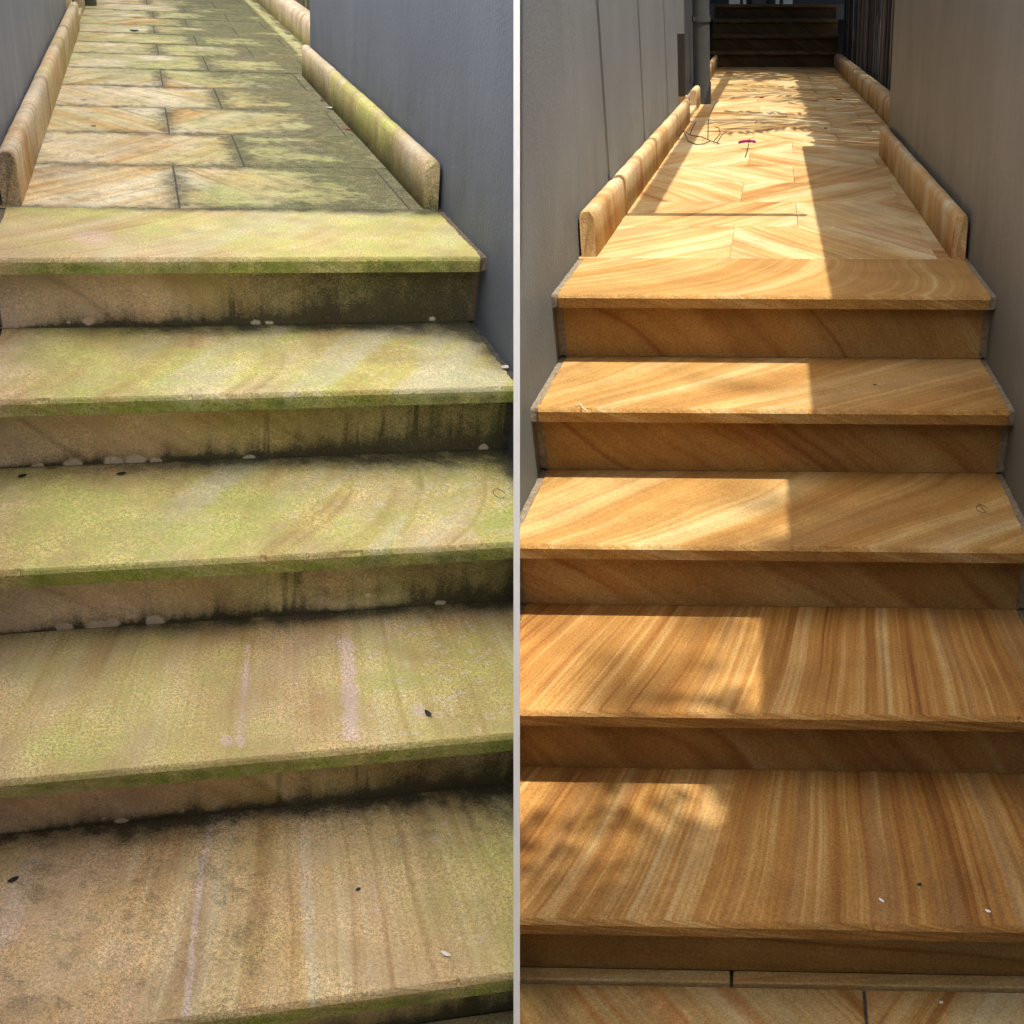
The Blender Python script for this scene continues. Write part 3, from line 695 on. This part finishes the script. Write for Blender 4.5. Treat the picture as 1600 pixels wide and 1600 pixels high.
V, F = box(-3, 5, 14.3, 14.6, -.2, 3.4); mesh('wall', V, F, 'dark', FR, hs)
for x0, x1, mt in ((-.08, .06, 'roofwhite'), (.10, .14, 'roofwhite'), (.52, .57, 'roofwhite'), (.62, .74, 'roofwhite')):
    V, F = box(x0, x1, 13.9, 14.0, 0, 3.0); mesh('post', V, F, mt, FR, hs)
V, F = box(-1.6, 3.2, 9.3, 14.6, 2.25, 2.4); mesh('roof', V, F, 'dark', FR, hs)  # unseen roof added to keep the far steps dark
V, F = box(.2, .5, 14.25, 14.32, .3, 2.2); mesh('window', V, F, 'glass', FR, hs)
V, F = box(-1.5, 3, 11.45, 16, .45, HF*4-.002); mesh('landing', V, F, 'mortard', FR, None, base=(.5, 13, .4), kind='structure')

# ------------------------------------------------------------------ overhead frame that throws the bar shadows
SX, SY = .29, -.17
fr = empty('overhead_frame', FR, (.3, 3, 1.6), 'thin steel frame with cross bars fixed above the sunlit path', 'frame')
zf = 1.55
def bar(y_shadow, xa, xb, r):
    y = y_shadow+SY*zf
    V, F = tube([(xa, y, zf), (xb, y, zf)], r, 10); mesh('cross_bar', V, F, 'steel', FR, fr)
bar(1.112, -.02, 1.05, .027)
for ys in (2.22, 3.345, 4.49): bar(ys, -.02, .53, .020)
bx = .082+SX*zf
V, F = box(bx-.036, bx+.036, 1.13+SY*zf, 9.4, zf-.012, zf+.012); mesh('beam', V, F, 'steel', FR, fr)

# ------------------------------------------------------------------ planting that shades the path (over the fence and above the frame)
def leafquad(c, d, n, L, wd):
    d = Vector(d).normalized(); s_ = d.cross(Vector(n)).normalized()*wd; c = Vector(c); d = d*L
    up = Vector(n).normalized()*wd*.25
    return [c[:], (c+d*.35+s_+up)[:], (c+d)[:], (c+d*.35-s_+up)[:]]
def palm(fl, base, z, dirs, L, label):
    root = empty('palm', fl, base, label, 'palm')
    b = np.array(base); V, F = tube([b, b+[.03, .05, z*.5], b+[0, 0, z]], [.09, .07, .06], 10); mesh('trunk', V, F, 'bark', fl, root)
    for (dx, dy, ln) in dirs:
        d = Vector((dx, dy, 0)).normalized(); pts = []; c = Vector(b)+Vector((0, 0, z))
        for q in range(13):
            t = q/12; pts.append((c+d*ln*t+Vector((0, 0, .25*math.sin(t*PI*.6)-.30*t*t)))[:])
        V, F = tube(pts, list(np.linspace(.012, .003, 13)), 5); VV = V.tolist(); FF = list(F)
        side = Vector((-d.y, d.x, 0))
        for q in range(34):
            t = .12+.86*q/33; p_ = Vector(pts[0]).lerp(Vector(pts[-1]), t); i0 = min(int(t*12), 11); p_ = Vector(pts[i0]).lerp(Vector(pts[i0+1]), t*12-i0)
            for sgn in (-1, 1):
                dd = side*sgn*random.uniform(.6, 1.1)+d*random.uniform(.35, 1.2)+Vector((0, 0, random.uniform(-.5, .2))); n0 = len(VV)
                VV += leafquad(p_, dd, (0, 0, 1), L*(1.0-.65*abs(t-.4))*random.uniform(.8, 1.1), .013); FF.append([n0, n0+1, n0+2, n0+3])
        mesh('frond', np.array(VV), FF, 'leaf', fl, root)
palm(FR, (1.75, 4.0, 0), 2.15, [(-1, -.75, 1.10), (-1, -.1, 1.15), (-1, .6, 1.1), (-.3, 1, 1.1), (.8, .2, 1.0), (.2, -1, .9)], .34, 'palm leaning over the paling fence')
palm(FR, (1.85, 6.3, 0), 2.3, [(-1, -.5, 1.5), (-1, .15, 1.45), (-1, .8, 1.5), (-.6, -1, 1.2), (.8, .2, 1.0)], .36, 'palm growing behind the far half of the paling fence')
def tree(fl, base, z, crown, n, sz, label, seed):
    r_ = random.Random(seed); root = empty('tree', fl, base, label, 'tree'); b = np.array(base, float)
    cs = [np.array(c[:3]) for c in crown]
    V, F = tube([b, b+[0, .05, z*.5], b+[0, 0, z]], [.13, .10, .06], 10); VV = V.tolist(); FF = list(F)
    for c in cs:
        n0 = len(VV); V, F = tube([b+[0, 0, z*.8], (b+[0, 0, z*.9]+c)/2+[0, 0, .2], c], [.05, .03, .01], 6); VV += V.tolist(); FF += [[i+n0 for i in f] for f in F]
    mesh('trunk', np.array(VV), FF, 'bark', fl, root)
    VV = []; FF = []
    for c in crown:
        for q in range(int(n*c[3]**2)):
            v = Vector((r_.gauss(0, 1), r_.gauss(0, 1), r_.gauss(0, 1))).normalized()*c[3]*r_.random()**.45; v.z *= .6
            p_ = Vector(c[:3])+v; d = Vector((r_.uniform(-1, 1), r_.uniform(-1, 1), r_.uniform(-.6, .4))); nn = Vector((r_.uniform(-.6, .6), r_.uniform(-.6, .6), 1)); n0 = len(VV)
            VV += leafquad(p_, d, nn, sz*r_.uniform(.7, 1.3), sz*.28); FF.append([n0, n0+1, n0+2, n0+3])
    o = mesh('crown', np.array(VV), FF, 'leaf', fl, root)
# over the far end of the path
tree(FR, (2.6, 9.3, 0), 3.2, [(1.5, 8.9, 3.7, .9), (1.9, 9.8, 4.0, 1.0), (1.0, 9.9, 3.6, .8), (1.35, 7.9, 3.6, .55), (2.6, 9.0, 4.3, .9)], 900, .13, 'leafy tree over the far end of the path', 5)
tree(FR, (1.9, 12.2, .5), 2.6, [(1.2, 11.2, 3.0, .9), (.2, 11.4, 3.2, .9), (.6, 12.3, 3.3, 1.0), (-.5, 11.9, 3.1, .8)], 1100, .14, 'dense tree standing beyond the far steps', 15)
# over the lower steps
zc = 5.0
def above(x, y, z, zs): return (x+SX*(z-zs), y+SY*(z-zs), z)
tree(FR, (5.2, -1.8, -.9), 9.5, [(*above(.22, -.84, 12.6, -.52), .17), (*above(.33, -1.20, 13.0, -.69), .30), (*above(.62, -1.25, 12.6, -.69), .32), (*above(.42, -.64, 12.8, -.5), .10), (*above(.1, -1.5, 13.2, -.8), .35), (*above(.42, -.18, 12.6, -.17), .07), (*above(.46, -.42, 12.4, -.34), .08), (*above(.85, -1.1, 4.2, -.69), .42), (*above(.75, -1.65, 4.4, -.8), .5), (1.6, -2.3, 3.6, .7), (3.2, -1.6, 5.0, .9), (2.5, -1.9, 4.2, .8)], 1300, .085, 'tree leaning over the foot of the golden steps', 8)

# unseen translucent sail added to block sun and softly light the mossy flight
k = N('sail_cloth'); tr = k.n('BsdfTranslucent'); tr.inputs[0].default_value = (.96, .94, .90, 1); df = k.n('BsdfDiffuse'); df.inputs[0].default_value = (.8, .8, .79, 1)
mx = k.n('MixShader'); mx.inputs[0].default_value = SAIL; k.t.links.new(df.outputs[0], mx.inputs[1]); k.t.links.new(tr.outputs[0], mx.inputs[2])
k.t.links.new(mx.outputs[0], k.t.nodes['Material Output'].inputs[0]); M['sail'] = k.m
xs = np.linspace(-3.6, 1.20, 20); ys = np.linspace(-4.6, 7.6, 24)
V, F = loft([(y, 2.42-.10*math.sin(PI*(y+4.6)/12.2)) for y in ys], xs, caps=False, wrap=False)
V[..., 2] -= .08*np.sin(PI*(V[..., 0]+3.6)/4.8)
lim = np.clip((V[..., 1]+.4)/-2.2, 0, 1); V[..., 0] -= np.where(V[..., 0] > .5, (V[..., 0]-.5)/.8*lim*.50, 0)
mesh('shade_sail', V.reshape(-1, 3), F, 'sail', FL, None, smooth=True, label='white translucent shade sail stretched above the mossy steps', cat='shade sail')

V, F = box(.55, 3.2, -4.0, -3.75, -1.0, 1.9); mesh('garden_wall', V, F, 'wall_taupe', FR, None, label='taupe garden wall standing behind the foot of the golden steps', cat='wall')  # unseen wall, added to block the sky that lights the risers
# ------------------------------------------------------------------ ground
V, F = box(-60, 60, -30, 120, -.75, -.30); mesh('ground', V, F, 'soil', WLD, None, base=(0, 0, -.75), kind='structure')

# ------------------------------------------------------------------ litter
def leaf(fl, x, y, z, L, wd, ang, mat, label, cat='leaf', group=None, curl=.25, nm='fallen_leaf'):
    V = []; F = []; n = 7
    for i in range(n):
        t = i/(n-1); hw = wd*math.sin(PI*min(1, t*.93+.05))**.8; c = L*(t-.5); zz = curl*L*(abs(t-.5)*2)**2*.5+.0012
        for s_ in (-1, 0, 1): V.append((c*math.cos(ang)-s_*hw*math.sin(ang)+x, c*math.sin(ang)+s_*hw*math.cos(ang)+y, z+zz+abs(s_)*hw*.35))
    for i in range(n-1):
        for s_ in (0, 1): a = i*3+s_; F.append([a, a+1, a+4, a+3])
    return mesh(nm, np.array(V), F, mat, fl, None, base=(x, y, z), label=label, cat=cat, group=group)
leaf(FL, .049, -.297, -2*H, .018, .006, .6, 'dryleaf', 'small dark leaf on the left end of the third mossy step')
leaf(FL, .23, -.305, -2*H, .020, .006, .3, 'dryleaf', 'small dark leaf on the third mossy step near the white salt spots')
leaf(FL, .10, -.268, -2*H, .022, .004, .05, 'redleaf', 'thin rust leaf lying in the corner below a mossy riser')
leaf(FL, 1.0, -.228, -H, .022, .008, .8, 'paleleaf', 'pale leaf at the right end of the second mossy step')
leaf(FL, .703, -.905, -3*H, .019, .0045, 1.9, 'dryleaf', 'dark curled leaf on the fourth mossy step beside a pale spot')
leaf(FL, .557, -1.105, -4*H, .009, .0028, .4, 'dryleaf', 'tiny dark bud in the middle of the bottom mossy step')
leaf(FL, .048, -1.005, -4*H, .018, .0045, .5, 'dryleaf', 'dark leaf at the left of the bottom mossy step')
leaf(FL, .66, -1.249, -4*H, .017, .0035, -.7, 'chip', 'narrow white petal on the bottom mossy step', 'petal', nm='fallen_petal')
leaf(FL, .963, 1.905, 0, .035, .013, .2, 'chip', 'white petal by the green mossy kerb', 'petal', nm='fallen_petal')
leaf(FL, .960, 2.09, 0, .03, .008, .5, 'redleaf', 'rust leaf by the green mossy kerb')
leaf(FL, .955, 1.50, 0, .05, .007, -.9, 'redleaf', 'brown leaf strip in the gutter of the green mossy kerb')
leaf(FL, .647, 2.45, 0, .055, .005, -.05, 'redleaf', 'thin reddish twig-like leaf on the mossy path')
leaf(FL, .30, 4.2, 0, .05, .018, .2, 'dryleaf', 'dark leaf far up the mossy path')
leaf(FL, .121, 1.97, 0, .022, .009, .2, 'paleleaf', 'tiny pale leaf on an orange banded mossy paver')
leaf(FL, .165, 1.47, 0, .024, .008, -.6, 'straw', 'yellow leaf on the third row of mossy pavers')
leaf(FR, .743, -1.206, -4*H, .009, .003, .4, 'dryleaf', 'tiny dark bud on the bottom golden step')
leaf(FR, .679, -1.245, -4*H, .012, .002, -.9, 'chip', 'small white sliver on the bottom golden step', 'sliver', nm='white_sliver')
leaf(FR, .842, -1.265, -4*H, .010, .003, -.6, 'chip', 'white speck at the right of the bottom golden step', 'speck', nm='white_speck')
leaf(FR, .779, -1.288, -5*H, .007, .003, .6, 'chip', 'white speck on the pavement below the golden steps', 'speck', nm='white_speck')
leaf(FR, .73, -.151, -H, .010, .003, 0, 'dryleaf', 'tiny dark seed on the second golden step in shade', 'seed', nm='seed')
leaf(FR, .78, 3.9, 0, .03, .012, .3, 'dryleaf', 'small dark leaf on the shaded side of the sunlit path')
leaf(FR, .95, 5.9, 0, .05, .018, .3, 'dryleaf', 'dark leaf by the far rounded kerb')
leaf(FR, .42, 6.1, 0, .05, .02, .3, 'redleaf', 'brown leaf on the far sunlit paving')
def strand(fl, pts, r, mat, nm, label, cat, parent=None, n=5):
    V, F = tube(pts, r, n); return mesh(nm, V, F, mat, fl, parent, label=label, cat=cat, smooth=True)
strand(FR, [(.085, -.322, -H+.003), (.093, -.312, -H+.004), (.098, -.33, -H+.003), (.112, -.340, -H-.003)], .0012, 'straw', 'straw', 'bent straw on the front edge of the second golden step', 'straw')
t_ = np.linspace(0, 5.2, 14)
strand(FR, [(.933+.011*math.cos(a), -.462+.020*math.sin(a), -2*H+.0025) for a in t_]+[(.930, -.435, -2*H+.003)], .0006, 'twig', 'curled_tendril', 'thin dark curled tendril on the third golden step', 'tendril')
strand(FL, [(.935+.011*math.cos(a), -.462+.020*math.sin(a), -2*H+.0025) for a in t_], .0006, 'twig', 'curled_tendril', 'thin dark curled tendril on the third mossy step', 'tendril')
tw = empty('twig', FR, (.15, 3.25, 0), 'small branched dry twig lying on the sunlit path', 'twig')
TW = [[(.03, 3.34, .01), (.055, 3.43, .035), (.09, 3.36, .02), (.15, 3.32, .015), (.21, 3.16, .01), (.245, 3.09, .008)],
      [(.055, 3.43, .03), (.09, 3.22, .006), (.14, 3.08, .005), (.17, 3.1, .006), (.2, 3.2, .01)],
      [(.09, 3.36, .02), (.10, 3.40, .05), (.115, 3.42, .075)], [(.185, 3.22, .012), (.185, 3.28, .09), (.19, 3.3, .12), (.215, 3.32, .17), (.235, 3.33, .185)],
      [(.215, 3.15, .01), (.245, 3.22, .04), (.235, 3.30, .06), (.215, 3.3, .065)], [(.235, 3.11, .01), (.255, 3.18, .04), (.275, 3.22, .05)]]
for q in TW: strand(FR, q, .0024, 'twig', 'branch', None, None, tw)
pt = empty('flower_petal', FR, (.385, 2.91, 0), 'magenta petal on its stalk lying on the sunlit path', 'petal')
V = []; F = []
for i in range(9):
    t = i/8; hw = .014*math.sin(PI*t)**.7
    for s_ in (-1, 0, 1): V.append((.340+.080*t, 2.93+s_*hw+.02*t, .024+.012*abs(s_)+.006*math.sin(t*3)))
for i in range(8):
    for s_ in (0, 1): a = i*3+s_; F.append([a, a+1, a+4, a+3])
mesh('petal_blade', np.array(V), F, 'petal', FR, pt)
strand(FR, [(.378, 2.60, .003), (.384, 2.78, .01), (.388, 2.93, .03), (.392, 2.95, .045)], .0022, 'twig', 'stalk', None, None, pt)
